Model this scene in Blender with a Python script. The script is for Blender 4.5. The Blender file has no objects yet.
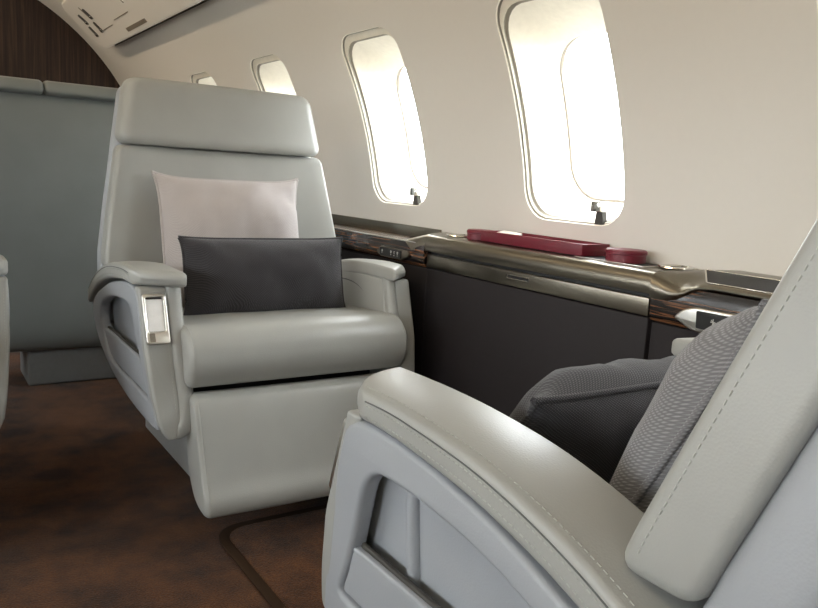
import bpy, bmesh, math, random
from math import sin, cos, pi, sqrt, atan2, asin
from mathutils import Vector, Matrix, noise

random.seed(5)
S = bpy.context.scene
COL = S.collection

# ------------------------------------------------------------------ colours and materials
def lin(r, g, b):
    f = lambda c: c / 12.92 if c <= .04045 else ((c + .055) / 1.055) ** 2.4
    return (f(r / 255), f(g / 255), f(b / 255), 1)

class NT:
    def __init__(s, name):
        s.m = bpy.data.materials.new(name); s.m.use_nodes = True
        s.t = s.m.node_tree; s.n = s.t.nodes
        s.b = s.n['Principled BSDF']
    def add(s, typ, **kw):
        n = s.n.new(typ)
        for k, v in kw.items():
            if k.startswith('i_'):
                key = k[2:].replace('_', ' ')
                n.inputs[key].default_value = v
            else: setattr(n, k, v)
        return n
    def link(s, a, b): s.t.links.new(a, b)
    def coord(s, scale=(1, 1, 1), kind='Object'):
        c = s.add('ShaderNodeTexCoord'); mp = s.add('ShaderNodeMapping')
        mp.inputs['Scale'].default_value = scale
        s.link(c.outputs[kind], mp.inputs['Vector']); return mp.outputs['Vector']
    def noise(s, vec, scale, detail=3, rough=.55):
        n = s.add('ShaderNodeTexNoise'); n.inputs['Scale'].default_value = scale
        n.inputs['Detail'].default_value = detail; n.inputs['Roughness'].default_value = rough
        s.link(vec, n.inputs['Vector']); return n.outputs['Fac']
    def ramp(s, fac, stops):
        r = s.add('ShaderNodeValToRGB'); e = r.color_ramp.elements
        while len(e) < len(stops): e.new(.5)
        for q, (p, c) in zip(e, stops): q.position = p; q.color = c
        s.link(fac, r.inputs['Fac']); return r.outputs['Color']
    def bump(s, h, strength, dist=.001):
        b = s.add('ShaderNodeBump'); b.inputs['Strength'].default_value = strength
        b.inputs['Distance'].default_value = dist
        s.link(h, b.inputs['Height']); s.link(b.outputs['Normal'], s.b.inputs['Normal'])
    def set(s, col=None, rough=None, metal=None, spec=None, coat=None, sheen=None):
        i = s.b.inputs
        if col: i['Base Color'].default_value = col
        if rough is not None: i['Roughness'].default_value = rough
        if metal is not None: i['Metallic'].default_value = metal
        if spec is not None: i['Specular IOR Level'].default_value = spec
        if coat is not None: i['Coat Weight'].default_value = coat; i['Coat Roughness'].default_value = .08
        if sheen is not None: i['Sheen Weight'].default_value = sheen
        return s

def m_leather(name, c, rough=.42):
    t = NT(name).set(rough=rough, spec=.45)
    v = t.coord()
    big = t.noise(v, 6, 3)
    d = lambda k: (c[0] * k, c[1] * k, c[2] * k, 1)
    t.link(t.ramp(big, [(.3, d(.95)), (.7, d(1.04))]), t.b.inputs['Base Color'])
    vo = t.add('ShaderNodeTexVoronoi'); vo.inputs['Scale'].default_value = 420
    t.link(v, vo.inputs['Vector'])
    t.bump(vo.outputs['Distance'], .12, .0012)
    return t.m

def m_fabric(name, c1, c2, scale=900, bump=.5, rough=.85):
    t = NT(name).set(rough=rough, spec=.2, sheen=.15)
    v = t.coord()
    w1 = t.add('ShaderNodeTexWave', bands_direction='DIAGONAL', wave_type='BANDS'); w1.inputs['Scale'].default_value = scale / 6.28 * .5
    w1.inputs['Distortion'].default_value = .6
    t.link(v, w1.inputs['Vector'])
    mp = t.coord((-1, 1, 1))
    w2 = t.add('ShaderNodeTexWave', bands_direction='DIAGONAL', wave_type='BANDS'); w2.inputs['Scale'].default_value = scale / 6.28 * .5
    w2.inputs['Distortion'].default_value = .6
    t.link(mp, w2.inputs['Vector'])
    mx = t.add('ShaderNodeMath', operation='MULTIPLY'); t.link(w1.outputs['Fac'], mx.inputs[0]); t.link(w2.outputs['Fac'], mx.inputs[1])
    n = t.noise(v, 9, 3)
    ad = t.add('ShaderNodeMath', operation='MULTIPLY_ADD'); t.link(n, ad.inputs[0]); ad.inputs[1].default_value = .5; t.link(mx.outputs[0], ad.inputs[2])
    t.link(t.ramp(ad.outputs[0], [(.15, c1), (.95, c2)]), t.b.inputs['Base Color'])
    t.bump(mx.outputs[0], bump, .0015)
    return t.m

def m_plain(name, c, rough=.5, metal=0, spec=.5, coat=None, bump=None, amp=1):
    t = NT(name).set(c, rough, metal, spec, coat)
    v = t.coord()
    n = t.noise(v, 60, 3)
    t.link(t.ramp(n, [(.3, tuple(x * (1 - .04 * amp) for x in c[:3]) + (1,)), (.7, tuple(min(1, x * (1 + .03 * amp)) for x in c[:3]) + (1,))]), t.b.inputs['Base Color'])
    if bump: t.bump(t.noise(v, bump[0], 2), bump[1], .001)
    return t.m

def m_brushed(name, c, rough=.28):
    t = NT(name).set(c, rough, 1)
    v = t.coord((260, 2.2, 260))
    n = t.noise(v, 3, 4, .7)
    t.link(t.ramp(n, [(.25, tuple(x * .88 for x in c[:3]) + (1,)), (.75, tuple(min(1, x * 1.08) for x in c[:3]) + (1,))]), t.b.inputs['Base Color'])
    return t.m

def m_ebony(name):
    t = NT(name).set(rough=.25, spec=.5, coat=.4)
    v = t.coord((1, .035, 1))
    n = t.noise(v, 95, 2, .5)
    t.link(t.ramp(n, [(.40, lin(18, 14, 12)), (.50, lin(34, 25, 21)), (.545, lin(124, 84, 57)), (.60, lin(30, 22, 18))]), t.b.inputs['Base Color'])
    return t.m

def m_bulkwood(name):
    t = NT(name).set(rough=.4, spec=.4)
    v = t.coord((1, 1, .03))
    n = t.noise(v, 70, 4, .65)
    t.link(t.ramp(n, [(.3, lin(28, 19, 15)), (.5, lin(48, 34, 28)), (.72, lin(78, 57, 46))]), t.b.inputs['Base Color'])
    return t.m

def m_carpet(name, k=.72):
    t = NT(name).set(rough=.95, spec=.1, sheen=.1)
    v = t.coord()
    big = t.noise(v, 5.5, 7, .68)
    d = lambda *c: tuple(x * k for x in lin(*c)[:3]) + (1,)
    base = t.ramp(big, [(.33, d(36, 22, 12)), (.45, d(76, 45, 21)), (.62, d(104, 64, 31))])
    spot = t.add('ShaderNodeTexVoronoi'); spot.inputs['Scale'].default_value = 4.3
    t.link(v, spot.inputs['Vector'])
    sp = t.ramp(spot.outputs['Distance'], [(.14, (.5, .47, .47, 1)), (.26, (1, 1, 1, 1))])
    mx = t.add('ShaderNodeMix', data_type='RGBA', blend_type='MULTIPLY'); mx.inputs[0].default_value = 1
    t.link(base, mx.inputs[6]); t.link(sp, mx.inputs[7])
    fine = t.noise(v, 260, 3)
    fr = t.ramp(fine, [(.32, (.5, .5, .5, 1)), (.68, (1.35, 1.35, 1.35, 1))])
    m2 = t.add('ShaderNodeMix', data_type='RGBA', blend_type='MULTIPLY'); m2.inputs[0].default_value = 1
    t.link(mx.outputs[2], m2.inputs[6]); t.link(fr, m2.inputs[7])
    t.link(m2.outputs[2], t.b.inputs['Base Color'])
    t.bump(fine, .8, .004)
    return t.m

def m_glass(name):
    t = NT(name); t.n.remove(t.b)
    tr = t.add('ShaderNodeBsdfTransparent'); tr.inputs[0].default_value = (.96, .97, .97, 1)
    gl = t.add('ShaderNodeBsdfGlossy'); gl.inputs['Roughness'].default_value = .02
    mx = t.add('ShaderNodeMixShader')
    mx.inputs[0].default_value = .05; t.link(tr.outputs[0], mx.inputs[1]); t.link(gl.outputs[0], mx.inputs[2])
    t.link(mx.outputs[0], t.n['Material Output'].inputs[0])
    return t.m

def m_emit(name, c, st):
    t = NT(name).set(c, .4)
    t.b.inputs['Emission Color'].default_value = c; t.b.inputs['Emission Strength'].default_value = st
    return t.m

M = dict(
    leather=m_leather('grey_leather', lin(161, 162, 158), .38),
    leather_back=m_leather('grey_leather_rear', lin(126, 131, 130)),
    shell=m_leather('grey_shell', lin(160, 164, 169), .45),
    stitch=m_plain('stitch_thread', lin(176, 178, 172), .8),
    seam=m_plain('seam_shadow_thread', lin(96, 98, 97), .8),
    black=m_plain('black_plastic', lin(22, 21, 22), .45),
    pocket_trim=m_plain('pocket_trim', lin(60, 58, 54), .5),
    pillow_light=m_fabric('light_woven_cloth', lin(166, 158, 156), lin(200, 194, 192), 1900, .35),
    pillow_weave=m_fabric('grey_woven_cloth', lin(108, 108, 111), lin(152, 151, 153), 1500, .5),
    pillow_dark=m_fabric('charcoal_woven_cloth', lin(47, 46, 49), lin(68, 66, 69), 1700, .5),
    wall=m_plain('cabin_wall_panel', lin(222, 219, 213), .5, spec=.35, amp=.15),
    reveal=m_plain('window_reveal_plastic', lin(236, 231, 218), .5, spec=.3),
    gasket=m_plain('window_gasket', lin(168, 163, 152), .6),
    glass=m_glass('window_glass'),
    metal=m_brushed('brushed_champagne_metal', lin(130, 124, 112)),
    chrome=m_plain('polished_chrome', lin(222, 220, 214), .12, 1),
    silver=m_plain('satin_silver', lin(228, 226, 220), .28, 1),
    ebony=m_ebony('striped_ebony_veneer'),
    bulk=m_bulkwood('dark_wood_veneer'),
    panel=m_plain('dark_ultraleather_panel', lin(35, 31, 33), .62, spec=.3, bump=(500, .15)),
    carpet=m_carpet('brown_carpet'),
    carpet_mat=m_carpet('brown_carpet_inset', .76),
    binding=m_plain('carpet_binding', lin(50, 36, 25), .9, spec=.1),
    red=m_plain('burgundy_leather', lin(104, 19, 37), .40, spec=.5, bump=(500, .1)),
    red_in=m_plain('burgundy_lining', lin(92, 19, 33), .7),
    paper=m_plain('white_card', lin(232, 228, 218), .6),
    display=m_plain('white_glare_display', lin(252, 252, 251), .2, spec=.8),  # overexposed reflection on the display, put into its near-white colour
    glyph=m_plain('switch_legend', lin(196, 196, 192), .5),
    plate=m_plain('grey_plate', lin(128, 120, 108), .5),
    base=m_plain('seat_base_paint', lin(184, 187, 188), .5),
    plinth=m_plain('plinth_paint', lin(120, 121, 120), .6),
)

# ------------------------------------------------------------------ object helpers
def link_mesh(name, me, mat, parent=None, smooth=35, kind=None):
    o = bpy.data.objects.new(name, me); COL.objects.link(o)
    if mat is not None and not me.materials: me.materials.append(mat)
    if smooth:
        me.shade_smooth(); me.set_sharp_from_angle(angle=math.radians(smooth))
    if parent: o.parent = parent
    if kind: o['kind'] = kind
    return o

def from_data(name, vs, fs, mat, parent=None, smooth=35, kind=None, fix=True, mats=None, fmi=None, flip=False):
    me = bpy.data.meshes.new(name)
    me.from_pydata([tuple(v) for v in vs], [], fs)
    if mats:
        for q in mats: me.materials.append(q)
        if fmi: me.polygons.foreach_set('material_index', fmi)
    bm = bmesh.new(); bm.from_mesh(me)
    bmesh.ops.remove_doubles(bm, verts=bm.verts, dist=1e-5)
    if fix: bmesh.ops.recalc_face_normals(bm, faces=bm.faces)
    if flip: bmesh.ops.reverse_faces(bm, faces=bm.faces)
    bm.to_mesh(me); bm.free()
    return link_mesh(name, me, mat, parent, smooth, kind)

def bm_obj(name, bm, mat, parent=None, smooth=35, kind=None):
    bmesh.ops.recalc_face_normals(bm, faces=bm.faces)
    me = bpy.data.meshes.new(name); bm.to_mesh(me); bm.free()
    return link_mesh(name, me, mat, parent, smooth, kind)

def thing(name, label, cat, loc=(0, 0, 0), rz=0, group=None):
    o = bpy.data.objects.new(name, None); COL.objects.link(o)
    o.location = loc; o.rotation_euler = (0, 0, rz); o.empty_display_size = .1
    return tag(o, label, cat, group)

def tag(o, label, cat, group=None):
    o['label'] = label; o['category'] = cat
    if group: o['group'] = group
    return o

def catmull(pts, n=8, closed=False):
    out = []; N = len(pts)
    rng = range(N) if closed else range(N - 1)
    for i in rng:
        g = (lambda k: pts[k % N]) if closed else (lambda k: pts[max(0, min(N - 1, k))])
        p0, p1, p2, p3 = g(i - 1), g(i), g(i + 1), g(i + 2)
        for j in range(n):
            t = j / n
            out.append(tuple(.5 * (2 * b + (c - a) * t + (2 * a - 5 * b + 4 * c - d) * t * t + (3 * b - a - 3 * c + d) * t ** 3)
                             for a, b, c, d in zip(p0, p1, p2, p3)))
    if not closed: out.append(tuple(pts[-1]))
    return out

def interp(x, tab):
    if x <= tab[0][0]: return tab[0][1]
    for (a, b), (c, d) in zip(tab, tab[1:]):
        if x <= c:
            t = (x - a) / (c - a); return b + (d - b) * t
    return tab[-1][1]

def round_poly(pts, r, n=6):
    """polygon with every corner rounded by radius r (or a radius per corner)"""
    out = []; N = len(pts)
    for i in range(N):
        p = Vector(pts[i]); a = Vector(pts[i - 1]); b = Vector(pts[(i + 1) % N])
        rr = r[i] if isinstance(r, (list, tuple)) else r
        u = a - p; v = b - p
        d = min(rr, u.length * .49, v.length * .49)
        if d < 1e-5: out.append(tuple(p)); continue
        A = p + u.normalized() * d; B = p + v.normalized() * d
        for k in range(n + 1):
            t = k / n
            out.append(tuple(A * (1 - t) ** 2 + p * 2 * t * (1 - t) + B * t * t))
    return out

def plate_mesh(outlines, thick, bevel, fmap, res=3):
    """flat slab with holes and rounded rims from 2-D outlines; thickness 0..thick along w; fmap(a,b,w)->xyz"""
    cu = bpy.data.curves.new('outline', 'CURVE'); cu.dimensions = '2D'; cu.fill_mode = 'BOTH'
    for ol in outlines:
        sp = cu.splines.new('POLY'); sp.points.add(len(ol) - 1)
        for p, q in zip(sp.points, ol): p.co = (q[0], q[1], 0, 1)
        sp.use_cyclic_u = True
    cu.extrude = max(1e-4, thick / 2 - bevel); cu.bevel_depth = bevel; cu.bevel_resolution = res; cu.offset = -bevel
    o = bpy.data.objects.new('outline', cu); COL.objects.link(o)
    dg = bpy.context.evaluated_depsgraph_get()
    me = bpy.data.meshes.new_from_object(o.evaluated_get(dg))
    bpy.data.objects.remove(o); bpy.data.curves.remove(cu)
    bm = bmesh.new(); bm.from_mesh(me); bpy.data.meshes.remove(me)
    bmesh.ops.remove_doubles(bm, verts=bm.verts, dist=1e-6)
    for v in bm.verts: v.co = Vector(fmap(v.co.x, v.co.y, v.co.z + thick / 2))
    return bm

def plate(name, outlines, thick, bevel, fmap, mat, parent=None, kind=None, res=3):
    bm = plate_mesh(outlines, thick, bevel, fmap, res)
    o = bm_obj(name, bm, None, parent, 40, kind)
    o.data.materials.clear(); o.data.materials.append(mat)
    return o

def loft_data(secs, closed=True, cap=True):
    n = len(secs[0]); vs = [p for s in secs for p in s]; fs = []
    for i in range(len(secs) - 1):
        for j in range(n if closed else n - 1):
            k = (j + 1) % n
            fs.append((i * n + j, i * n + k, (i + 1) * n + k, (i + 1) * n + j))
    if cap:
        fs.append(tuple(range(n))[::-1]); fs.append(tuple((len(secs) - 1) * n + j for j in range(n)))
    return vs, fs

def loft(name, secs, mat, parent=None, smooth=35, kind=None, cap=True):
    return from_data(name, *loft_data(secs, True, cap), mat, parent, smooth, kind)

def round_ends(a, b, r, n=6):
    """positions and inset depths for a loft from a to b with rounded ends"""
    out = []
    for k in range(n + 1):
        t = k / n * pi / 2
        out.append((a + (b - a) / abs(b - a) * r * (1 - cos(t)), r * (1 - sin(t))))
    out2 = [((a + b) - p, d) for p, d in reversed(out)]
    mid = [(a + (b - a) * f, 0) for f in (.3, .5, .7)]
    return out + mid + out2

def inset_poly(pts, d):
    xs = [p[0] for p in pts]; ys = [p[1] for p in pts]
    cx, cy = (min(xs) + max(xs)) / 2, (min(ys) + max(ys)) / 2
    w, h = max(xs) - min(xs), max(ys) - min(ys)
    sx, sy = max(.02, 1 - 2 * d / w), max(.02, 1 - 2 * d / h)
    return [(cx + (p[0] - cx) * sx, cy + (p[1] - cy) * sy) for p in pts]

def tube_data(path, r, n=8, closed=False):
    P = [Vector(p) for p in path]; N = len(P); secs = []
    up = Vector((0, 0, 1))
    for i in range(N):
        if closed: t = P[(i + 1) % N] - P[i - 1]
        else: t = P[min(N - 1, i + 1)] - P[max(0, i - 1)]
        t.normalize()
        a = t.cross(up)
        if a.length < .05: a = t.cross(Vector((1, 0, 0)))
        a.normalize(); b = a.cross(t).normalized(); 
        secs.append([P[i] + a * r * cos(k / n * 2 * pi) + b * r * sin(k / n * 2 * pi) for k in range(n)])
    if closed: secs.append(secs[0])
    return loft_data(secs, True, not closed)

def tube(name, path, r, mat, parent=None, n=8, closed=False):
    return from_data(name, *tube_data(path, r, n, closed), mat, parent, 60)

def stitches(name, paths, mat, parent, length=.0042, gap=.0032, r=.0007, fmap=None):
    vs, fs = [], []
    for path in paths:
        P = [Vector(p) for p in path]; acc = 0; cum = [0]
        for a, b in zip(P, P[1:]): cum.append(cum[-1] + (b - a).length)
        def at(s):
            for i in range(len(P) - 1):
                if s <= cum[i + 1]:
                    t = (s - cum[i]) / max(1e-9, cum[i + 1] - cum[i]); return P[i].lerp(P[i + 1], t)
            return P[-1]
        s = 0
        while s + length < cum[-1]:
            v, f = tube_data([at(s), at(s + length * .5), at(s + length)], r, 5)
            o = len(vs); vs += v; fs += [tuple(q + o for q in g) for g in f]
            s += length + gap
    return from_data(name, vs, fs, mat, parent, 60)

def lathe_data(prof, n=48, c=(0, 0, 0)):
    secs = [[(c[0] + r * cos(k / n * 2 * pi), c[1] + r * sin(k / n * 2 * pi), c[2] + z) for k in range(n)] for r, z in prof]
    return loft_data(secs, True, False)

def lathe(name, prof, mat, parent=None, n=48, c=(0, 0, 0), smooth=35):
    return from_data(name, *lathe_data(prof, n, c), mat, parent, smooth)

def box(name, a, b, mat, parent=None, bevel=.003, kind=None, seg=3):
    bm = bmesh.new(); bmesh.ops.create_cube(bm, size=1)
    for v in bm.verts:
        v.co = Vector(((a[i] + b[i]) / 2 + v.co[i] * (b[i] - a[i]) for i in range(3)))
    if bevel: bmesh.ops.bevel(bm, geom=list(bm.edges), offset=bevel, segments=seg, profile=.5, affect='EDGES')
    return bm_obj(name, bm, mat, parent, 40, kind)

def prism_y(name, prof, y0, y1, mat, parent=None, bevel=0, kind=None, smooth=30):
    """(x,z) profile run along y"""
    return from_data(name, *loft_data([[(x, y, z) for x, z in prof] for y in (y0, y1)]), mat, parent, smooth, kind)

# ------------------------------------------------------------------ cabin shell
XC, ZC, RC = .05, .62, 1.30
Y0, Y1 = -2.925, 5.08
WC = [.556 + .77 * k for k in range(-4, 6)]
TB0, TB1 = .02, .64                      # the band of the wall the windows sit in
def cyl(y, t, r=RC, side=1): return (XC + side * r * cos(t), y, ZC + r * sin(t))

T_MID, H_S, H_W = .324, .273, .165       # window opening: mid angle, half height along the arc, half width
def rr_dist(dx, dy, hw, hh, r):
    """distance along direction (dx,dy) to a rounded rectangle's outline"""
    lo, hi = 0, 3
    for _ in range(40):
        m = (lo + hi) / 2; x, y = abs(dx * m), abs(dy * m)
        qx, qy = x - (hw - r), y - (hh - r)
        d = sqrt(max(qx, 0) ** 2 + max(qy, 0) ** 2) + min(max(qx, qy), 0) - r
        if d < 0: lo = m
        else: hi = m
    return lo

NYB, NTB = 22, 20
def bay_outline():
    hw = .385; s0 = (TB0 - T_MID) * RC; s1 = (TB1 - T_MID) * RC
    pts = []
    for i in range(NYB): pts.append((-hw + 2 * hw * i / NYB, s0))
    for i in range(NTB): pts.append((hw, s0 + (s1 - s0) * i / NTB))
    for i in range(NYB): pts.append((hw - 2 * hw * i / NYB, s1))
    for i in range(NTB): pts.append((-hw, s1 - (s1 - s0) * i / NTB))
    return pts
BAY = bay_outline()
def ring(hw, hh, r, off=0, dense=1):
    out = []
    for (a, b) in BAY:
        l = sqrt(a * a + b * b); d = rr_dist(a / l, b / l, hw, hh, r)
        out.append((a / l * d, b / l * d + off))
    return out
HOLE = ring(H_W, H_S, .075)

def side_wall(name, side):
    vs, fs = [], []
    def grid(y0, y1, ny, t0, t1, nt):
        o = len(vs)
        for i in range(ny + 1):
            for j in range(nt + 1):
                vs.append(cyl(y0 + (y1 - y0) * i / ny, t0 + (t1 - t0) * j / nt, RC, side))
        for i in range(ny):
            for j in range(nt):
                a = o + i * (nt + 1) + j; fs.append((a, a + 1, a + nt + 2, a + nt + 1))
    def drop(y0, y1, ny):
        o = len(vs); xb = cyl(0, TB0, RC, side)[0]
        for i in range(ny + 1):
            y = y0 + (y1 - y0) * i / ny
            vs.extend([cyl(y, TB0, RC, side), (xb, y, .3), (xb, y, 0)])
        for i in range(ny):
            for j in range(2):
                a = o + i * 3 + j; fs.append((a + 1, a, a + 3, a + 4))
    K = 6
    for c in WC:
        o = len(vs); n = len(BAY)
        for k in range(K + 1):
            f = (k / K) ** 1.3
            for p, q in zip(HOLE, BAY):
                y = p[0] + (q[0] - p[0]) * f; s = p[1] + (q[1] - p[1]) * f
                vs.append(cyl(c + y, T_MID + s / RC, RC, side))
        for k in range(K):
            for j in range(n):
                m = (j + 1) % n
                fs.append((o + k * n + j, o + k * n + m, o + (k + 1) * n + m, o + (k + 1) * n + j))
        grid(c - .385, c + .385, NYB, TB1, 1.2, 18)
        drop(c - .385, c + .385, NYB)
    grid(WC[-1] + .385, Y1, 8, TB0, TB1, NTB); grid(WC[-1] + .385, Y1, 8, TB1, 1.2, 18); drop(WC[-1] + .385, Y1, 8)
    return from_data(name, vs, fs, M['wall'], None, 60, 'structure', flip=True)
side_wall('wall_right', 1); side_wall('wall_left', -1)
vs, fs = [], []
NT_, NY_ = 24, 40
for i in range(NY_ + 1):
    for j in range(NT_ + 1):
        vs.append(cyl(Y0 + (Y1 - Y0) * i / NY_, 1.2 + (pi - 2.4) * j / NT_))
for i in range(NY_):
    for j in range(NT_):
        a = i * (NT_ + 1) + j; fs.append((a, a + 1, a + NT_ + 2, a + NT_ + 1))
from_data('ceiling', vs, fs, M['wall'], None, 60, 'structure')
box('floor', (XC - 1.3, Y0, -.05), (XC + 1.3, Y1, 0), M['carpet'], None, 0, 'structure')
def bulkhead(name, y, mat, th):
    pts = [(XC + 1.34, 0)] + [(XC + 1.34 * cos(t), ZC + 1.34 * sin(t)) for t in [pi * k / 60 for k in range(61)]] + [(XC - 1.34, 0)]
    from_data(name, *loft_data([[(x, y, z) for x, z in pts], [(x, y + th, z) for x, z in pts]]), mat, None, 20, 'structure')
bulkhead('wall_rear', Y1, M['bulk'], .05)
bulkhead('wall_front', Y0, M['wall'], -.05)

# windows -----------------------------------------------------------
def win_ring(hw, hh, r, depth, off):
    """ring of points at a depth outside the wall, arc offset 'off' from the opening's middle"""
    R = RC + depth
    return [(R * cos(T_MID + (s / R)), y, R * sin(T_MID + (s / R))) for y, s in ring(hw, hh, r, off)]
def win_meshes(side):
    fx = lambda L: [(side * p[0], p[1], p[2]) for p in L]
    lip = [win_ring(H_W, H_S, .075, 0, 0), win_ring(H_W - .0015, H_S - .0015, .0735, .003, 0)]
    trk = [lip[-1], win_ring(H_W + .002, H_S + .002, .075, .004, 0), win_ring(H_W + .002, H_S + .002, .075, .008, 0), win_ring(H_W - .003, H_S - .003, .073, .009, 0)]
    band = [trk[-1], win_ring(H_W - .004, H_S - .0145, .073, .013, -.010)]
    groove = [band[-1], win_ring(H_W + .001, H_S - .0125, .073, .014, -.010), win_ring(H_W + .001, H_S - .0125, .073, .021, -.010), win_ring(H_W - .006, H_S - .017, .075, .024, -.012)]
    fun = [groove[-1]]
    for k in range(1, 9):
        t = k / 8; e = t ** 1.15
        fun.append(win_ring((H_W - .006) * (1 - e) + .140 * e, (H_S - .017) * (1 - e) + .202 * e, .075 + .02 * t, .024 + .116 * t, -.012 * (1 - e) + (-.062) * e))
    seal = [fun[-1], win_ring(.136, .198, .091, .143, -.060), win_ring(.136, .198, .091, .152, -.060)]
    pane = [win_ring(.139, .201, .094, .148, -.060)]
    return [fx(q) for q in seal], [fx(q) for q in trk], [fx(q) for q in band], [fx(q) for q in lip], [fx(q) for q in groove], [fx(q) for q in fun], fx(pane[0]), fx(win_ring(.139, .201, .094, .152, -.060))
cache = {}
def window(i, y, side):
    if side not in cache:
        seal, trk, band, lip, gr, fun, pane, pane2 = win_meshes(side)
        me = []
        for nm, secs, mat in (('window_frame', lip + [], 'reveal'), ('gasket', trk, 'gasket'), ('shade_track', band, 'reveal'), ('gasket', gr, 'gasket'), ('reveal', fun, 'reveal'), ('pane_seal', seal, 'plate')):
            v, f = loft_data(secs, True, False)
            o = from_data(nm, v, f, M[mat], None, 50); me.append(o.data); bpy.data.objects.remove(o)
        n = len(pane)
        o = from_data('pane', *loft_data([pane, pane2]), M['glass'], None, 0); me.append(o.data); bpy.data.objects.remove(o)
        # shade latch: a wedge foot with a small squared head, standing on the sill
        bm = bmesh.new()
        zc_ = .778 - ZC; xb = sqrt((RC + .012) ** 2 - zc_ ** 2) * side
        def bx(pts):
            vv = [bm.verts.new(p) for p in pts]
            for q in ((0, 1, 2, 3), (7, 6, 5, 4), (0, 4, 5, 1), (1, 5, 6, 2), (2, 6, 7, 3), (3, 7, 4, 0)): bm.faces.new([vv[k] for k in q])
        c = -.085; dx = .007 * side
        bx([(xb - dx, c - .014, zc_ - .008), (xb + dx, c - .014, zc_ - .008), (xb + dx, c + .014, zc_ - .008), (xb - dx, c + .014, zc_ - .008),
            (xb - dx, c - .004, zc_ + .032), (xb + dx, c - .004, zc_ + .032), (xb + dx, c + .010, zc_ + .032), (xb - dx, c + .010, zc_ + .032)])
        o = bm_obj('shade_latch', bm, M['pocket_trim'], None, 0); me.append(o.data); bpy.data.objects.remove(o)
        o = box('latch_head', (min(xb - 2.4 * dx, xb + 1.6 * dx), c - .008, zc_ + .022), (max(xb - 2.4 * dx, xb + 1.6 * dx), c + .022, zc_ + .046), M['chrome'], None, .002)
        me.append(o.data); bpy.data.objects.remove(o)
        cache[side] = me
    me = cache[side]
    w = bpy.data.objects.new('window_%d' % i, me[0]); COL.objects.link(w); w.location = (XC, y, ZC); w['kind'] = 'structure'
    kids = []
    for nm, q in zip(('gasket', 'shade_track', 'gasket', 'reveal', 'pane_seal', 'pane', 'shade_latch', 'latch_head'), me[1:]):
        k = bpy.data.objects.new(nm, q); COL.objects.link(k); k.parent = w if nm != 'latch_head' else kids[-1]; kids.append(k)
    li = bpy.data.lights.new('window_daylight', 'AREA'); li.shape = 'RECTANGLE'; li.size = .27; li.size_y = .40
    li.cycles.is_portal = True
    lo = bpy.data.objects.new('window_daylight', li); COL.objects.link(lo)
    t = T_MID - .06 / 1.44; R = 1.462
    nrm = Vector((-side * cos(t), 0, -sin(t)))
    zax = -nrm; xax = Vector((0, 1, 0)); yax = zax.cross(xax)
    m = Matrix((xax, yax, zax)).transposed().to_4x4(); m.translation = (XC + side * R * cos(t), y, ZC + R * sin(t))
    lo.matrix_world = m
n = 1
for side in (1, -1):
    for y in WC:
        window(n, y, side); n += 1

# overhead service unit ----------------------------------------------
psu = thing('overhead_service_panel', 'beige overhead panel with four small slotted vents, high on the cabin wall', 'overhead panel', cyl(4.0, .86, RC))
PL = Vector(psu.location)
def on_psu(r): return lambda a, b, w: Vector(cyl(a, .86 + b / 1.27, r - w)) - PL
ol = round_poly([(1.2, -.145), (4.64, -.145), (4.64, .165), (1.2, .165)], [.02, .13, .16, .02], 10)
def dens(pts, step=.12):
    out = []
    for p, q in zip(pts, pts[1:] + pts[:1]):
        k = max(1, int(math.dist(p, q) / step))
        out += [(p[0] + (q[0] - p[0]) * i / k, p[1] + (q[1] - p[1]) * i / k) for i in range(k)]
    return out
def strip_plate(name, outline, r_out, r_in, mat, parent, ins=.02):
    """curved slab on the cabin cylinder: outline at r_out, inset rim and face at r_in"""
    secs = []
    O = dens(outline)
    for rr, d in ((r_out, 0), (r_in + .008, 0), (r_in + .002, .004), (r_in, .012)):
        q = inset_poly(O, d); secs.append([Vector(cyl(a, .86 + b / 1.27, rr)) - PL for a, b in q])
    v, f = loft_data(secs, True, False)
    # face strips: split the outline at mid arc into cross rows
    inner = inset_poly(O, .012); ys = sorted(set(round(p[0], 4) for p in inner))
    o0 = len(v)
    def span(y):
        hit = []
        for p, q in zip(inner, inner[1:] + inner[:1]):
            if (p[0] - y) * (q[0] - y) <= 0 and abs(p[0] - q[0]) > 1e-9:
                t = (y - p[0]) / (q[0] - p[0]); hit.append(p[1] + (q[1] - p[1]) * t)
        return (min(hit), max(hit)) if hit else (0, 0)
    ymin, ymax = min(ys), max(ys); NS, NB = 60, 8; rows = []
    for i in range(NS + 1):
        y = ymin + (ymax - ymin) * (1 - (1 - i / NS) ** 2); y = min(max(y, ymin + 1e-5), ymax - 1e-5)
        a, b = span(y); rows.append(len(v))
        v += [Vector(cyl(y, .86 + (a + (b - a) * j / NB) / 1.27, r_in)) - PL for j in range(NB + 1)]
    for i in range(NS):
        for j in range(NB): f.append((rows[i] + j, rows[i] + j + 1, rows[i + 1] + j + 1, rows[i + 1] + j))
    return from_data(name, v, f, mat, parent, 35)
strip_plate('panel_body', ol, RC + .002, RC - .07, M['wall'], psu)
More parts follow.
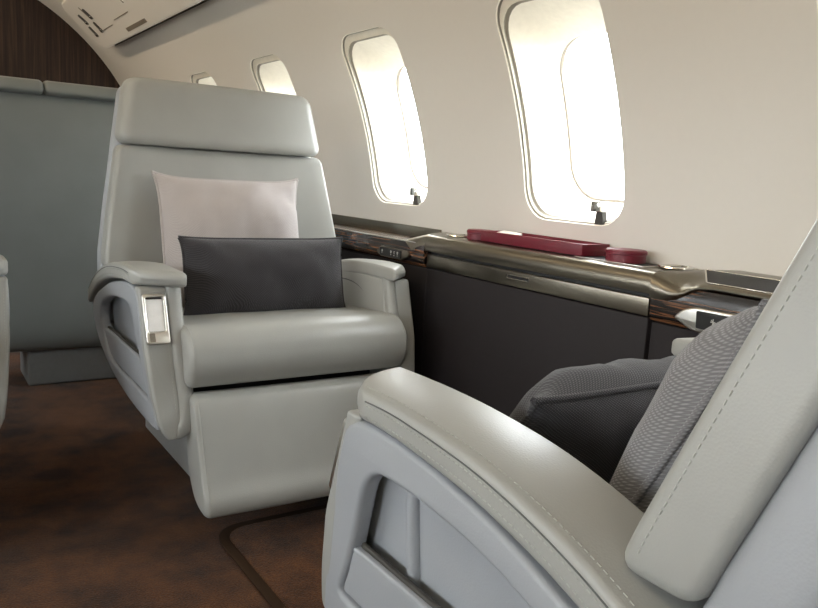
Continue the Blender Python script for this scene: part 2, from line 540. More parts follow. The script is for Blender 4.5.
# dark shadow gap along the lower edge
vs, fs = [], []
for i in range(41):
    y = 1.2 + (4.5 - 1.2) * i / 40
    for t, r in ((.86 - .158 / 1.27, RC - .001), (.86 - .158 / 1.27, RC - .03), (.86 - .143 / 1.27, RC - .03), (.86 - .143 / 1.27, RC - .001)): vs.append(Vector(cyl(y, t, r)) - PL)
for i in range(40):
    for j in range(4): a = i * 4; fs.append((a + j, a + (j + 1) % 4, a + 4 + (j + 1) % 4, a + 4 + j))
from_data('edge_gap', vs, fs, M['pocket_trim'], psu, 0)
for (y, b) in ((4.30, .052), (4.45, .042), (4.34, -.028), (4.48, -.035)):
    q = round_poly([(y - .017, b - .036), (y + .017, b - .036), (y + .017, b + .032), (y - .017, b + .032)], .014, 5)
    vnt = plate('air_vent', [q], .006, .002, on_psu(RC - .068), M['pocket_trim'], psu)
    q = round_poly([(y - .012, b - .034), (y + .012, b - .034), (y + .012, b - .012), (y - .012, b - .012)], .008, 5)
    plate('lamp_lens', [q], .009, .003, on_psu(RC - .068), M['chrome'], vnt)
plate('name_plate', [round_poly([(3.62, -.118), (3.96, -.118), (3.96, -.098), (3.62, -.098)], .006)], .004, .001, on_psu(RC - .069), M['plate'], psu)
for a in ((4.38, -.055, 4.10, -.055), (4.02, -.04, 3.75, -.04), (3.70, .0, 3.70, .05), (4.33, .03, 4.33, .10), (3.68, .055, 3.3, .055)):
    y0, b0, y1, b1 = a
    if abs(y0 - y1) > abs(b0 - b1): q = [(y1, b0 - .002), (y0, b0 - .002), (y0, b0 + .002), (y1, b0 + .002)]
    else: q = [(y0 - .003, b0), (y0 + .003, b0), (y0 + .003, b1), (y0 - .003, b1)]
    plate('hatch_seam', [q], .003, .0005, on_psu(RC - .0695), M['plate'], psu)

# ------------------------------------------------------------------ carpet inset
cm = thing('carpet_mat', 'brown carpet inset with dark bound edge on the floor between the two armchairs', 'carpet mat', (.9, 1.25, 0))
def cmap(dz): return lambda a, b, w: (a - .9, b - 1.25, w + dz)
co = round_poly([(.572, .7), (1.2, .7), (1.2, 1.655), (.572, 1.655)], .09, 10)
ci = round_poly([(.596, .724), (1.176, .724), (1.176, 1.633), (.596, 1.633)], .07, 10)
plate('mat_pile', [ci], .006, .002, cmap(.0005), M['carpet_mat'], cm)
plate('edge_binding', [co, ci], .005, .0015, cmap(.0005), M['binding'], cm)

# ------------------------------------------------------------------ the armchair
TOPZ = [(-.04, .606), (.0, .611), (.10, .613), (.19, .609), (.28, .599), (.37, .578), (.45, .548), (.52, .507), (.56, .475)]
TOPC = catmull([(a, b) for a, b in TOPZ], 8)
def ztop(l): return interp(l, TOPC)

def armchair(name, label, loc, s, ext=.085, rec=.19, b0=.424, full=True):
    """local frame: x across, y = s * (distance back from the arm front), z up"""
    root = thing(name, label, 'armchair', loc, 0, None)
    L, SH = M['leather'], M['shell']
    def T(x, l, z): return (x, s * l, z)
    # seat base, plinth and dark mechanism
    b = box('seat_base', *sorted_box(T(-.18, .115, 0), T(.18, .72, .27)), M['base'], root, .012)
    box('mechanism', *sorted_box(T(-.25, .06 - ext * .5, .20), T(.25, .62, .345)), M['black'], root, .01)
    # seat cushion: waterfall profile run across the seat, rounded ends, separate end caps
    f = -.018 - ext
    prof = catmull([(f + .045, .352), (f + .012, .372), (f, .415), (f + .012, .458), (f + .05, .486), (f + .12, .488), (.25, .470), (.44, .455), (.50, .445), (.50, .37), (.3, .352), (.1, .352)], 6, True)
    half = .292
    secs = []
    for x, d in round_ends(-half, half, .018, 7):
        crown = .006 * (1 - (x / half) ** 2)
        secs.append([T(x, a, z + crown * (1 if z > .44 else 0)) for a, z in inset_poly(prof, d)])
    cush = loft('seat_cushion', secs, L, root, 50)
    ps = inset_poly(prof, .0035)
    for sx in (-1, 1):
        tube('piping', [T(sx * (half - .012), a, z + .002) for a, z in ps if a < .3], .0028, L, cush, 6)
    # leg rest
    g = -ext
    prof = catmull([(g - .004, .336), (g - .024, .320), (g - .052, .25), (g - .086, .165), (g - .110, .122), (g - .108, .094), (g - .090, .084), (g - .03, .10), (g + .02, .16), (g + .045, .28), (g + .034, .336)], 6, True)
    secs = []
    hl = .283
    for x, d in round_ends(-hl, hl, .016, 7):
        secs.append([T(x, a - .006 * (1 - (x / hl) ** 2), z) for a, z in inset_poly(prof, d)])
    leg = loft('leg_rest', secs, L, root, 50)
    for sx in (-1, 1):
        tube('piping', [T(sx * (hl - .011), a - .001, z) for a, z in inset_poly(prof, .0045)], .0026, L, leg, 6, True)
    # arms
    for sx in (-1, 1):
        arm(root, sx, T, full)
    back(root, T, rec, b0)
    return root

def sorted_box(a, b): return tuple(min(p, q) for p, q in zip(a, b)), tuple(max(p, q) for p, q in zip(a, b))

FRONT = [(.20, -.084), (.28, -.072), (.34, -.054), (.43, -.027), (.52, .002), (.58, .018)]   # z -> front edge
def taper(z): return .022 * min(1.2, max(0, (.50 - z) / .23))

def arm(root, sx, T, full):
    L, SH = M['leather'], M['shell']
    slim = (lambda u: u) if sx < 0 else (lambda u: .272 + (u - .272) * .78)   # the wall-side arm is slimmer
    def U(w0):  # maps (l,z,w) with w growing outward from w0
        return lambda l, z, w: T(sx * (slim(w0 + w) - taper(z)), l, z)
    fr = lambda z, d=0: interp(z, FRONT) + d
    # core body
    out = [(fr(.575, .01), .577), (fr(.43, .012), .43), (fr(.29, .012), .29), (-.04, .262), (.14, .262), (.36, .300), (.475, .355), (.52, .45), (.505, .487), (.44, .53), (.36, .555), (.27, .572), (.15, .580)]
    body = plate('arm_body', [round_poly(out, .02, 4)], .060, .008, U(.278), L, root)
    # upper rim of the body (the strip above the side panel), slightly proud so that the pad sits on it
    # side panel with pocket opening
    po = catmull([(fr(.30) + .004, .275), (fr(.36) + .003, .36), (fr(.45) + .003, .45), (.004, .53), (.018, .558), (.050, .5715), (.112, .573), (.19, .566), (.258, .555), (.317, .541), (.37, .524), (.44, .500), (.505, .467), (.528, .43), (.505, .372), (.44, .328), (.34, .292), (.2, .268), (.05, .258), (-.05, .260)], 6, True)
    ho = catmull([(-.014, .326), (.002, .36), (.021, .40), (.043, .455), (.061, .498), (.082, .518), (.112, .5245), (.19, .523), (.27, .514), (.34, .497), (.405, .470), (.43, .438), (.425, .405), (.40, .36), (.36, .330), (.28, .324), (.12, .322), (.012, .321)], 6, True)
    sp = plate('side_panel', [po, ho], .026, .007, U(.352), SH, root)
    # pocket: recessed liner, flap and dark trim along the flap's edge
    liner = plate('pocket_liner', [inset_poly(ho, -.004)], .006, .001, U(.337), SH, sp)
    rib = [T(sx * (slim(.345) - taper(z)), .118 + (.5 - z) * -.02, z) for z in [.33 + .02 * k for k in range(10)]]
    tube('liner_fold', rib, .009, SH, liner, 10)
    fl = catmull([(-.010, .329), (.004, .36), (.019, .394), (.028, .402), (.10, .404), (.22, .405), (.36, .406), (.416, .402), (.418, .39), (.395, .36), (.357, .334), (.28, .3285), (.12, .3265), (.014, .3255)], 6, True)
    flap = plate('pocket_flap', [fl], .018, .004, U(.355), SH, sp)
    tube('flap_trim', [T(sx * (slim(.362) - taper(.404)), l, .4055) for l in [.030 + .382 * k / 16 for k in range(17)]], .0042, M['pocket_trim'], flap, 8)
    # console face: the front of the arm
    cf = [(.310, .576), (.376, .576), (.376, .43), (.372, .33), (.364, .268), (.348, .240), (.330, .238), (.312, .27)]
    cfo = round_poly(cf, [.006, .006, .02, .03, .03, .03, .025, .03], 5)
    def CF(u, z, w): return T(sx * (slim(u) - taper(z) * .6), fr(z, .026) - w - .008 * max(0, 1 - abs(z - .42) / .14), z)
    face = plate('console_face', [cfo], .034, .009, CF, L, root)
    rim = [CF(u, z, .0335) for u, z in inset_poly(cfo, .013)]
    stitches('stitching', [rim + rim[:1]], M['stitch'], face, r=.0006)
    # inner cheek
    if full and sx == -1:
        pf = round_poly([(.318, .454), (.371, .454), (.371, .562), (.318, .562)], .009, 6)
        def C2(u, z, w): return T(sx * (u - taper(z) * .6), fr(z, -.0075) - w - .008 * max(0, 1 - abs(z - .42) / .14), z)
        fm = plate('holder_frame', [pf, round_poly([(.3255, .480), (.3635, .480), (.3635, .555), (.3255, .555)], .004, 4)], .010, .003, C2, M['silver'], root)
        plate('display', [round_poly([(.326, .4805), (.363, .4805), (.363, .550), (.326, .550)], .003, 4)], .004, .001, C2, M['display'], fm)
        plate('holder_slot', [round_poly([(.327, .550), (.362, .550), (.362, .555), (.327, .555)], .002, 3)], .006, .001, C2, M['black'], fm)
        plate('release_button', [round_poly([(.351, .460), (.363, .460), (.363, .478), (.351, .478)], .002, 3)], .0115, .001, C2, M['plate'], fm)
    # rolled leather border that runs from the pad down the arm's inner front edge
    secs = []
    path = catmull([(.297, .594), (.297, .56), (.297, .44), (.297, .35), (.299, .300), (.307, .268), (.320, .252), (.334, .250), (.346, .262)], 8)
    for k, (cu, z) in enumerate(path):
        e = min(k, len(path) - 1 - k); m_ = min(1, .25 + k / 6, .12 + (len(path) - 1 - k) / 26)
        n0 = Vector(path[min(len(path) - 1, k + 1)]) - Vector(path[max(0, k - 1)]); n0.normalize(); nu = Vector((-n0.y, n0.x))
        ring_ = []
        for q in range(16):
            c_, s_ = cos(q / 16 * 2 * pi), sin(q / 16 * 2 * pi)
            c_ = abs(c_) ** .7 * (1 if c_ > 0 else -1); s_ = abs(s_) ** .7 * (1 if s_ > 0 else -1)
            zz = z + nu.y * c_ * .019 * m_; uu = cu + nu.x * c_ * .019 * m_
            ring_.append(T(sx * (slim(uu) - taper(zz) * .6), fr(z, .006) - .008 * max(0, 1 - abs(z - .42) / .14) + .020 * s_ * m_, zz))
        secs.append(ring_)
    loft('front_border', secs, L, root, 60)
    tube('cheek_seam', [T(sx * .2775, l, z) for l, z in catmull([(.30, .545), (.22, .549), (.155, .54), (.10, .515), (.075, .48)], 6)], .0020, M['seam'], body, 6)
    # pad
    secs = []
    ui, uo = .276, .384
    def shift(q, l): return (.062 * q + .03 * max(0, q - .55) ** 2 / .2 - .036) * max(0, 1 - max(0, l) / .16)
    def sec(l, d):
        zt = ztop(l); th = .034 + .006 * min(1, max(0, l / .3))
        w = uo - ui; r = .016
        pts = round_poly([(ui, -th), (uo, -th), (uo, -.006), (uo - .004, 0), (ui + w * .5, .005), (ui + .004, 0), (ui, -.006)], [.010, .010, .012, .012, .05, .012, .012], 5)
        cx, cz = (ui + uo) / 2, -th / 2
        sxx, szz = 1 - 2 * d / w, 1 - 2 * d / (th + .007)
        out_ = []
        for p in pts:
            u = cx + (p[0] - cx) * max(.05, sxx); q = (u - ui) / w
            out_.append(T(sx * slim(u), l + shift(q, l), zt + cz + (p[1] - cz) * max(.08, szz)))
        return out_
    pos = [(-.008 + .022 * (1 - cos(k / 7 * pi / 2)), .0185 * (1 - sin(k / 7 * pi / 2))) for k in range(8)]
    pos += [(.03 + .5 * k / 26, 0) for k in range(27)]
    pos += [(.53 + .02 * sin(k / 5 * pi / 2), .018 * (1 - cos(k / 5 * pi / 2))) for k in range(1, 6)]
    for l, d in pos: secs.append(sec(l, d))
    pad = loft('arm_pad', secs, L, root, 50)
    ls = [.018 + .50 * k / 60 for k in range(61)]
    stitches('stitching', [[T(sx * slim(uo - .013), l + shift(.88, l), ztop(l) + .0012) for l in ls],
                           [T(sx * slim(uo + .0002), l + shift(1, l), ztop(l) - .014) for l in ls],
                           [T(sx * slim(uo + .0002), l + shift(1, l), ztop(l) - .027) for l in ls]], M['stitch'], pad)
    tube('seam', [T(sx * slim(uo + .0001), l + shift(1, l), ztop(l) - .0095) for l in ls], .0009, M['seam'], pad, 6)

def back(root, T, rec, b0):
    L = M['leather']
    lf = lambda z: b0 + rec * (z - .587)                # front face of the bolster
    hw = [(.55, .364), (.60, .362), (.72, .344), (.86, .320), (.90, .314), (1.1, .280)]
    wz = lambda z: interp(z, hw)
    # bolster frame: side profile swept across by rows in z
    def slab(name, z0, z1, fo, th, du, mat, r, rt, crown=0, nz=26, par=None, concave=0):
        secs = []
        zs = round_ends(z0, z1, rt, 6)
        zs = sorted(set([(round(z, 5), round(d, 5)) for z, d in zs] + [(z0 + rt + (z1 - z0 - 2 * rt) * k / nz, 0) for k in range(nz + 1)]))
        for z, d in zs:
            w = wz(z) + du - d * .8; a = lf(z) + fo + d * .6; b = lf(z) + fo + th - d * .6
            pts = []
            N = 20
            for k in range(N + 1):           # front, left to right
                t = -1 + 2 * k / N; x = t * (w - r)
                pts.append((x, a - crown * (1 - t * t) + concave * (1 - t ** 4)))
            for k in range(1, 6): q = k / 6 * pi / 2; pts.append((w - r + r * sin(q), a + r - r * cos(q)))
            pts.append((w, a + r)); pts.append((w, b - r))
            for k in range(1, 6): q = k / 6 * pi / 2; pts.append((w - r + r * cos(q), b - r + r * sin(q)))
            for k in range(N + 1):
                t = 1 - 2 * k / N; pts.append((t * (w - r), b))
            for k in range(1, 6): q = k / 6 * pi / 2; pts.append((-(w - r) - r * sin(q), b - r + r * cos(q)))
            pts.append((-w, b - r)); pts.append((-w, a + r))
            for k in range(1, 6): q = k / 6 * pi / 2; pts.append((-(w - r) - r * cos(q), a + r - r * sin(q)))
            secs.append([T(x, l, z) for x, l in pts])
        return loft(name, secs, mat, par or root, 50)
    bk = slab('backrest', .560, .9, 0, .072, -.004, L, .012, .022, concave=.012)
    slab('back_shell', .40, 1.075, .068, .080, -.007, M['shell'], .028, .03)
    hd = slab('headrest', .902, 1.088, -.016, .112, -.004, L, .034, .032, crown=.006)
    for sx in (-1, 1):
        zs = [.585 + .31 * k / 40 for k in range(41)]
        stitches('stitching', [[T(sx * (wz(z) - .0037), lf(z) + .016, z) for z in zs]], M['stitch'], bk, r=.0007)
    # lower back cushion between the arms
    secs = []
    prof = catmull([(.40, .47), (.405, .53), (.425, .575), (.50, .575), (.50, .47)], 5, True)
    for x, d in round_ends(-.268, .268, .02, 5):
        secs.append([T(x, a, z) for a, z in inset_poly(prof, d)])
    loft('lower_back', secs, L, root, 50)

armchair('armchair', 'grey leather armchair facing the camera with a light and a dark cushion on its seat', (.805, 1.73, 0), 1)
armchair('armchair', 'grey leather armchair in the right foreground seen from beside its armrest and seat back', (.805, .775, 0), -1, .12, .345, .418)

def copy_tree(o, parent=None):
    c = o.copy(); COL.objects.link(c); c.parent = parent
    for ch in list(o.children): copy_tree(ch, c)
    return c
c = copy_tree(bpy.data.objects['armchair']); c.location = (-.163, 1.93, 0)
c['label'] = 'grey leather armchair at the left edge with only its armrest side in view'

# ------------------------------------------------------------------ double seat behind
ds = thing('double_seat', 'wide grey leather seat back standing behind the far armchair, before the wood bulkhead', 'seat', (.62, 3.05, 0))
def D(x, y, z): return (x - .62, y - 3.05, z)
prof = catmull([(0, .16), (.0, .4), (.02, .7), (.06, 1.0), (.10, 1.085), (.16, 1.085), (.2, 1.0), (.22, .6), (.22, .16), (.1, .15)], 6, True)
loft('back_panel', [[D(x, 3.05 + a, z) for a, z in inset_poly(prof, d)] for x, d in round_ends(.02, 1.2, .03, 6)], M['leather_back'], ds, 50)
for a, b in ((.03, .438), (.442, 1.19)):
    pr = catmull([(.055, 1.085), (.062, 1.11), (.085, 1.128), (.14, 1.132), (.19, 1.122), (.205, 1.10), (.2, 1.08), (.1, 1.075)], 6, True)
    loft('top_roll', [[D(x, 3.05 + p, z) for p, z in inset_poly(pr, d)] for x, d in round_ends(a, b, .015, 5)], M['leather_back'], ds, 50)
box('plinth', D(.36, 3.08, 0), D(1.15, 3.32, .155), M['plinth'], ds, .01)

# ------------------------------------------------------------------ cushions
def cushion(name, label, w, h, t, loc, lean, rz, mat, group=None, seed=0, roll=0, ear=.07):
    o_loc = Vector(loc)
    N = 30; vs, fs = [], []; random.seed(seed)
    off = Vector((seed * 3.1, seed * 1.7, 0))
    def P(a, b, sgn):
        ea = 1 - .055 * (1 - b * b) * abs(a) ** 2; eb = 1 - .055 * (1 - a * a) * abs(b) ** 2
        # corners pull out a touch, edges draw in
        x = w / 2 * a * (1 - ear * .9 * (1 - abs(b) ** 5)); z = h / 2 * b * (1 - ear * (1 - abs(a) ** 5))
        th = t / 2 * max(0, (1 - abs(a) ** 2.6)) ** .55 * max(0, (1 - abs(b) ** 2.6)) ** .55
        nz = noise.noise(Vector((x * 9, z * 9, sgn * 2)) + off) * .017 + noise.noise(Vector((x * 22, z * 22, sgn * 5)) + off) * .007
        return Vector((x, -sgn * (th + nz * min(1, th / (t * .2))), z + h / 2))
    idx = {}
    for sgn in (1, -1):
        for i in range(N + 1):
            for j in range(N + 1):
                a = sin((-1 + 2 * i / N) * pi / 2); b = sin((-1 + 2 * j / N) * pi / 2)
                rim = i in (0, N) or j in (0, N)
                key = (i, j, 0 if rim else sgn)
                if key not in idx: idx[key] = len(vs); vs.append(P(a, b, sgn) if not rim else Vector((P(a, b, 1).x, 0, P(a, b, 1).z)))
        for i in range(N):
            for j in range(N):
                q = []
                for (p, r) in ((i, j), (i + 1, j), (i + 1, j + 1), (i, j + 1)):
                    rim = p in (0, N) or r in (0, N); q.append(idx[(p, r, 0 if rim else sgn)])
                fs.append(tuple(q))
    root = thing(name, label, 'cushion', loc, 0, group)
    root.rotation_euler = Matrix.Rotation(rz, 3, 'Z').__matmul__(Matrix.Rotation(lean, 3, 'X')).__matmul__(Matrix.Rotation(roll, 3, 'Y')).to_euler()
    from_data('cover', vs, fs, mat, root, 80)
    rimpath = []
    for i in range(N): rimpath.append((i, 0))
    for j in range(N): rimpath.append((N, j))
    for i in range(N): rimpath.append((N - i, N))
    for j in range(N): rimpath.append((0, N - j))
    path = [vs[idx[(i, j, 0)]] for i, j in rimpath]
    vv, ff = tube_data([p + Vector((0, 0, 0)) for p in path], .0045, 8, True)
    from_data('piping', vv, ff, mat, root, 60)
    return root
R = math.radians
cushion('cushion', 'light grey square cushion leaning on the back of the far armchair behind the dark one', .435, .39, .17, (.788, 2.05, .455), R(-16), 0, M['pillow_light'], None, 1, 0, .085)
cushion('cushion', 'dark grey oblong cushion standing on the far armchair seat in front of the light one', .465, .21, .13, (.806, 1.875, .468), R(-12), 0, M['pillow_dark'], None, 2, 0, .05)
cushion('cushion', 'grey woven cushion against the seat back in the right foreground', .46, .36, .20, (.80, .512, .450), R(28), 0, M['pillow_weave'], None, 3)
cushion('cushion', 'charcoal oblong cushion tucked behind the foreground armrest', .47, .195, .15, (.80, .715, .470), R(40), 0, M['pillow_dark'], None, 4)

# ------------------------------------------------------------------ side ledge
# table cabinet (metal topped unit between the two armchairs)
tc = thing('table_cabinet', 'metal topped cabinet with dark front panel under the large window between the armchairs', 'cabinet', (1.28, 1.35, 0))
def B(x, y, z): return (x - 1.28, y - 1.35, z)
XF = 1.222
YA, YB = .972, 1.752
box('front_panel', B(XF, YA + .003, .02), B(1.30, YB - .003, .606), M['panel'], tc, .003)
dr = box('drawer_front', B(XF - .003, YA + .003, .609), B(1.30, YB - .003, .6455), M['metal'], tc, .0015)
# recessed finger pull
plate('finger_pull', [round_poly([(1.322, .626), (1.405, .626), (1.405, .637), (1.322, .637)], .0025, 4),
      round_poly([(1.325, .628), (1.402, .628), (1.402, .635), (1.325, .635)], .002, 4)], .002, .0006, lambda a, b, w: B(XF - .003 - w, a, b), M['chrome'], dr)
box('pull_recess', B(XF - .0036, 1.326, .6285), B(XF + .002, 1.401, .6345), M['black'], dr, 0)
box('shadow_gap', B(XF + .012, YA, .64), B(1.30, YB, .66), M['black'], tc, 0)
roll = catmull([(1.216, .6545), (1.2135, .664), (1.214, .676), (1.218, .688), (1.226, .6965), (1.240, .700), (1.26, .7005)], 5) + [(1.345, .7005), (1.345, .6545)]
def rollsec(y, sh=0): return [B(x, y, z) for x, z in roll]
# end towards the far ledge is cut on the diagonal
def diag(y_front, y_back, x): return y_front + (y_back - y_front) * (x - 1.2135) / (1.350 - 1.2135)
loft('metal_top', [[B(x, YA, z) for x, z in roll], [B(x, diag(1.757, 1.846, x), z) for x, z in roll]], M['metal'], tc, 30)
def cup(x, y, r, par, f):
    c = lathe('cup_holder', [(r, .0), (r + .002, .0015), (r + .001, .004), (r - .004, .0045), (r - .006, .002), (r - .007, .0008), (0.0005, .0008)], M['chrome'], par, 40, f(x, y, .7005))
    lathe('cup_well', [(r - .009, .0012), (r - .012, .0018), (.0005, .0018)], M['black'], c, 40, f(x, y, .7005))
    return c
cup(1.295, 1.700, .040, tc, B)
# raised frame of the coaster well beside the round box
plate('coaster_well', [round_poly([(1.246, 1.02), (1.335, 1.02), (1.335, 1.215), (1.246, 1.215)], .006, 4), round_poly([(1.250, 1.024), (1.331, 1.024), (1.331, 1.211), (1.250, 1.211)], .005, 4)], .002, .0006, lambda a, b, w: B(a, b, .7005 + w), M['silver'], tc)
box('well_floor', B(1.251, 1.025, .7003), B(1.330, 1.210, .7012), M['black'], tc, 0)

# far wood ledge
fl = thing('side_ledge', 'striped dark wood ledge with switch panel beside the far armchair', 'ledge', (1.28, 2.9, 0))
def F(x, y, z): return (x - 1.28, y - 2.9, z)
box('lower_panel', F(XF + .004, YB + .003, .02), F(1.30, 4.7, .605), M['panel'], fl, .003)
fas = catmull([(1.222, .608), (1.214, .62), (1.211, .64), (1.212, .662), (1.216, .671), (1.226, .674)], 5) + [(1.30, .672), (1.30, .608)]
prism_y('wood_fascia', [(x - 1.28, z) for x, z in fas], YB + .003 - 2.9, 1.8, M['ebony'], fl)
box('wood_top', F(1.22, YB + .003, .655), F(1.36, 4.7, .6735), M['ebony'], fl, .002)
tube('edge_strip', [F(1.2155, y, .6725) for y in (1.80, 2.5, 3.2, 4.7)], .0028, M['chrome'], fl, 8)
for a, b in ((1.86, 4.7),):
    box('back_splash', F(1.338, a, .672), F(1.345, b, .7055), M['metal'], fl, .001)
# sloping metal cap that meets the cabinet's metal top
vs = [F(1.216, 1.760, .6545), F(1.2135, 1.760, .670), F(1.222, 1.763, .692), F(1.24, 1.775, .7000), F(1.348, 1.842, .7005),
      F(1.209, 1.815, .650), F(1.208, 1.83, .660), F(1.212, 1.853, .671), F(1.225, 1.865, .6765), F(1.348, 1.96, .6765)]
vs += [F(1.3, 1.815, .652), F(1.348, 1.842, .652), F(1.348, 1.96, .652), F(1.3, 1.895, .652)]
fs = [(0, 1, 6, 5), (1, 2, 7, 6), (2, 3, 8, 7), (3, 4, 9, 8), (4, 11, 12, 9), (0, 5, 13, 10), (10, 13, 12, 11), (5, 6, 7, 8, 9, 12, 13), (0, 10, 11, 4, 3, 2, 1)]
from_data('metal_cap', vs, fs, M['metal'], fl, 50)
def switch_panel(par, f, ys, zs, s=1):
    (a, b), (c, d) = ys, zs
    ol = round_poly([(a - .035, c + .010), (a + .005, c - .004), (b, c - .003), (b + .022, c + .006), (b + .022, d - .012), (b + .002, d + .003), (a, d + .003), (a - .035, d + .002)], .006, 4)
    pl = plate('switch_panel', [ol], .010, .002, lambda y, z, w: f(1.214 - w, y, z), M['metal'], par)
    scr = plate('button_strip', [round_poly([(a, c), (b, c), (b, d), (a, d)], .003, 4)], .004, .001, lambda y, z, w: f(1.2045 - w, y, z), M['black'], pl)
    return pl, scr
pl, scr = switch_panel(fl, F, (1.858, 1.975), (.619, .643))
def glyphs(par, f, x, spec, mat):
    for y, z, shape in spec:
        bm = bmesh.new()
        for (ya, za, yb, zb, t) in shape:
            d = Vector((yb - ya, zb - za)); l = d.length; nrm = Vector((-d.y, d.x)) / l * t / 2
            v = [bm.verts.new(f(x, y + p[0], z + p[1])) for p in ((ya + nrm.x, za + nrm.y), (yb + nrm.x, zb + nrm.y), (yb - nrm.x, zb - nrm.y), (ya - nrm.x, za - nrm.y))]
            bm.faces.new(v)
        g = bmesh.ops.extrude_face_region(bm, geom=bm.faces[:])
        for e in g['geom']:
            if isinstance(e, bmesh.types.BMVert): e.co.x -= .0005
        bm_obj('button_symbol', bm, mat, par, 0)
bulb = [(-.003, .006, .003, .006, .0022), (.003, .006, .001, -.001, .0022), (-.003, .006, -.001, -.001, .0022), (-.002, -.005, .002, -.005, .002)]
lamp = [(-.004, .006, .002, .006, .002), (.002, .006, -.001, -.002, .002), (-.003, -.006, .003, -.006, .002)]
arrow = [(0, -.005, 0, .005, .002), (-.003, .002, 0, .006, .002), (.003, .002, 0, .006, .002)]
glyphs(scr, F, 1.2004, [(1.874, .631, bulb), (1.892, .631, lamp), (1.910, .631, bulb), (1.960, .631, arrow)], M['glyph'])
box('latch_slot', F(1.2085, 2.06, .636), F(1.214, 2.14, .642), M['black'], fl, .001)

# near wood ledge (behind the foreground armchair)
nl = thing('side_ledge', 'metal and striped wood ledge with recessed slot beside the foreground cushions', 'ledge', (1.28, .3, 0))
def G(x, y, z): return (x - 1.28, y - .3, z)
YN = -1.2
box('lower_panel', G(XF + .004, YN, .02), G(1.30, YA - .003, .600), M['panel'], nl, .003)
fas2 = catmull([(1.224, .603), (1.218, .615), (1.2165, .64), (1.218, .66), (1.222, .677)], 5) + [(1.30, .677), (1.30, .603)]
prism_y('wood_fascia', [(x - 1.28, z) for x, z in fas2], YN - .3, YA - .003 - .3, M['ebony'], nl)
zl = [(.60, .6815), (.83, .6815), (.865, .678), (.885, .669), (.905, .655), (.93, .6475), (.972, .6465)]
ylist = [.972, .95, .93, .92, .91, .9, .89, .88, .87, .86, .85, .83]
def nsec(y):
    z0 = interp(y, zl); k = min(1, max(0, (.972 - y) / .10))   # from the cabinet's roll to the sloping top
    a = [(1.216, z0), (1.2125, z0 + (.70 - z0) * .25), (1.213, z0 + (.70 - z0) * .5), (1.218, z0 + (.70 - z0) * .78), (1.226, .6965), (1.240, .700), (1.275, .7005)]
    b = [(1.2165, z0), (1.2125, z0 + .003), (1.2125, z0 + .006), (1.216, z0 + .0095), (1.222, z0 + .0125), (1.245, .6985), (1.285, .7115)]
    q = [tuple(u * (1 - k) + v * k for u, v in zip(p, r)) for p, r in zip(a, b)]
    return [G(x, y, z) for x, z in q] + [G(1.350, y, .712 * k + .7005 * (1 - k)), G(1.350, y, z0)]
mt = loft('metal_top', [nsec(y) for y in ylist] + [nsec(.8), nsec(.5), nsec(YN)], M['metal'], nl, 40)
# slot let into the sloping metal
sl = round_poly([(.715, .006), (.850, .006), (.892, .062), (.715, .062)], .005, 4)
def SL(y, d, w):
    x = 1.2165 + d * .93; z = .6885 + d * .30
    return G(x - .3 * w, y, z + .93 * w)
rim_o = round_poly([(.711, .0035), (.852, .0035), (.898, .0645), (.711, .0645)], .006, 4)
slot = plate('tray_slot', [sl], .004, .0005, SL, M['black'], nl)
plate('slot_rim', [rim_o, sl], .006, .001, SL, M['chrome'], slot)
c = cup(1.305, .985, .034, nl, lambda x, y, z: G(x, y, z + .002))
# grab bracket with black switch
br = plate('switch_bracket', [round_poly([(.60, .604), (.86, .602), (.905, .622), (.885, .640), (.86, .648), (.60, .652)], [.004, .01, .008, .01, .01, .004], 5)], .014, .004, lambda y, z, w: G(1.218 - w, y, z), M['silver'], nl)
sw = plate('switch_strip', [round_poly([(.60, .612), (.850, .611), (.852, .643), (.60, .645)], .003, 3)], .005, .001, lambda y, z, w: G(1.2050 - w, y, z), M['black'], br)
star = [(-.005, 0, .005, 0, .0018), (0, -.006, 0, .006, .0018), (-.004, -.004, .004, .004, .0014)]
glyphs(sw, G, 1.1998, [(.815, .628, star)], M['glyph'])

# ------------------------------------------------------------------ burgundy boxes on the ledge
tr = thing('open_tray', 'long burgundy leather open tray on the metal ledge under the large window', 'tray', (1.29, 1.38, .7005))
def H(x, y, z): return (x - 1.29, y - 1.38, z - .7005)
outl = [(1.252, 1.197), (1.342, 1.197), (1.342, 1.558), (1.252, 1.558)]
inl = [(1.259, 1.204), (1.335, 1.204), (1.335, 1.551), (1.259, 1.551)]
plate('tray_wall', [round_poly(outl, .003, 3), round_poly(inl, .003, 3)], .027, .0012, lambda a, b, w: H(a, b, .7025 + w), M['red'], tr)
plate('tray_floor', [round_poly(inl, .003, 3)], .004, .0005, lambda a, b, w: H(a, b, .7035 + w), M['red_in'], tr)
plate('tray_foot', [round_poly([(1.262, 1.232), (1.318, 1.232), (1.318, 1.55), (1.262, 1.55)], .003, 3)], .0025, .0005, lambda a, b, w: H(a, b, .7005 + w), M['black'], tr)
bk = box('folded_card', (-.026, -.03, -.005), (.026, .03, .005), M['paper'], None, .001)
tag(bk, 'small white folded card lying at the far end of the burgundy tray', 'card')
bk.location = (1.292, 1.50, .7225); bk.rotation_euler = (R(2), R(-8), R(12))
rg = tube('metal_clip', [(.0, .0, .0), (.018, .01, .006), (.022, .05, .009), (.004, .07, .008), (-.014, .055, .006), (-.012, .02, .003)], .0022, M['chrome'], None, 8)
tag(rg, 'silver wire clip lying inside the burgundy tray', 'clip'); rg.location = (1.288, 1.345, .7115)
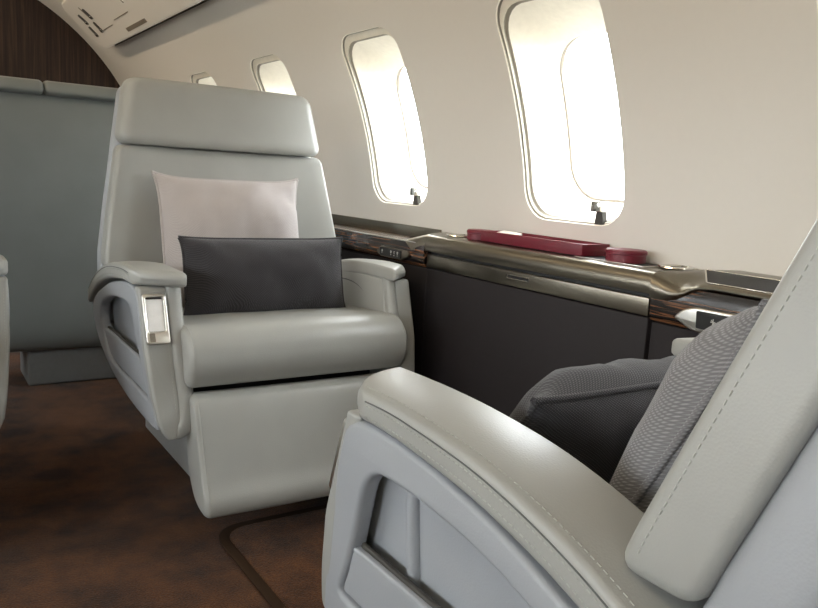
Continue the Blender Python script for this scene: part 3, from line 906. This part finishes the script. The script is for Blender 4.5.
def round_box(name, label, x, y, r, h):
    o = thing(name, label, 'box', (x, y, .7012), 0, None)
    lathe('box_body', [(.0005, 0), (r - .003, 0), (r - .0015, .001), (r - .0015, h * .62), (r - .004, h * .63), (.0005, h * .63)], M['red'], o)
    lathe('lid', [(.0005, h * .64), (r - .001, h * .64), (r, h * .66), (r, h - .003), (r - .003, h), (.0005, h + .001)], M['red'], o)
    return o
round_box('round_box', 'round burgundy leather box by the far end of the tray near the far armchair', 1.288, 1.600, .039, .026)
round_box('round_box', 'round burgundy leather box beside the near end of the tray under the window corner', 1.292, 1.106, .044, .027)

# ------------------------------------------------------------------ light
w = bpy.data.worlds.new('daylight'); S.world = w; w.use_nodes = True
bg = w.node_tree.nodes['Background']; nt = w.node_tree
tc_ = nt.nodes.new('ShaderNodeTexCoord'); sx_ = nt.nodes.new('ShaderNodeSeparateXYZ'); cr_ = nt.nodes.new('ShaderNodeValToRGB')
ma_ = nt.nodes.new('ShaderNodeMath'); ma_.operation = 'MULTIPLY_ADD'; ma_.inputs[1].default_value = .5; ma_.inputs[2].default_value = .5
nt.links.new(tc_.outputs['Generated'], sx_.inputs[0]); nt.links.new(sx_.outputs['Z'], ma_.inputs[0]); nt.links.new(ma_.outputs[0], cr_.inputs[0])
ce = cr_.color_ramp.elements                             # pale concrete apron below the horizon, bright overcast above
ce[0].position = .46; ce[0].color = (.30, .29, .27, 1); ce[1].position = .52; ce[1].color = (.93, .97, 1.01, 1)
nt.links.new(cr_.outputs[0], bg.inputs[0]); bg.inputs[1].default_value = 20
# the open, brighter side of the sky lies beyond the aisle-side windows
mr_ = nt.nodes.new('ShaderNodeMapRange'); mr_.inputs[1].default_value = -.5; mr_.inputs[2].default_value = .5; mr_.inputs[3].default_value = 1.3; mr_.inputs[4].default_value = .95
vm_ = nt.nodes.new('ShaderNodeVectorMath'); vm_.operation = 'SCALE'
nt.links.new(sx_.outputs['X'], mr_.inputs[0]); nt.links.new(cr_.outputs[0], vm_.inputs[0]); nt.links.new(mr_.outputs[0], vm_.inputs['Scale']); nt.links.new(vm_.outputs[0], bg.inputs[0])
def area(name, loc, rot, sx, sy, power, col):
    l = bpy.data.lights.new(name, 'AREA'); l.shape = 'RECTANGLE'; l.size = sx; l.size_y = sy; l.energy = power; l.color = col
    o = bpy.data.objects.new(name, l); COL.objects.link(o); o.location = loc; o.rotation_euler = rot; return o
# warm wash lights in the ceiling edges, one row per side, aimed at the wall panels
for sd in (1, -1):
    for y0, ln, pw in ((.9, 4.0, 6), (4.0, 1.8, 4)):
        o = area('cabin_wash_light', (XC - sd * .34, y0, 1.82), (0, 0, 0), .06, ln, pw, (1, .80, .55))
        zax = Vector((-sd * .90, 0, .36)).normalized(); yax = Vector((0, 1, 0)); xax = yax.cross(zax)
        mm = Matrix((xax, yax, zax)).transposed().to_4x4(); mm.translation = o.location; o.matrix_world = mm
        o.data.spread = R(110)

# ------------------------------------------------------------------ camera
y = Vector((-507, -154, 761)).normalized()
x = Vector((1161, -58, 761)); x = (x - y * x.dot(y)).normalized()
z = x.cross(y)
if z.y > 0: z = -z
Rw = Matrix((x, y, z))                                   # rows: world axes seen in the camera
right, down, fwd = Rw.col[0], Rw.col[1], Rw.col[2]
m = Matrix((right, -down, -fwd)).transposed().to_4x4(); m.translation = (0, 0, .85)
cam = bpy.data.cameras.new('camera'); cam.lens = 761 / 818 * 36; cam.sensor_width = 36; cam.clip_start = .01
co_ = bpy.data.objects.new('camera', cam); COL.objects.link(co_); co_.matrix_world = m
S.camera = co_
S.view_settings.view_transform = 'Standard'; S.view_settings.look = 'None'; S.view_settings.gamma = 1
S.view_settings.use_curve_mapping = False; S.view_settings.exposure = .12
S.cycles.max_bounces = 10; S.cycles.diffuse_bounces = 6; S.cycles.sample_clamp_indirect = 6
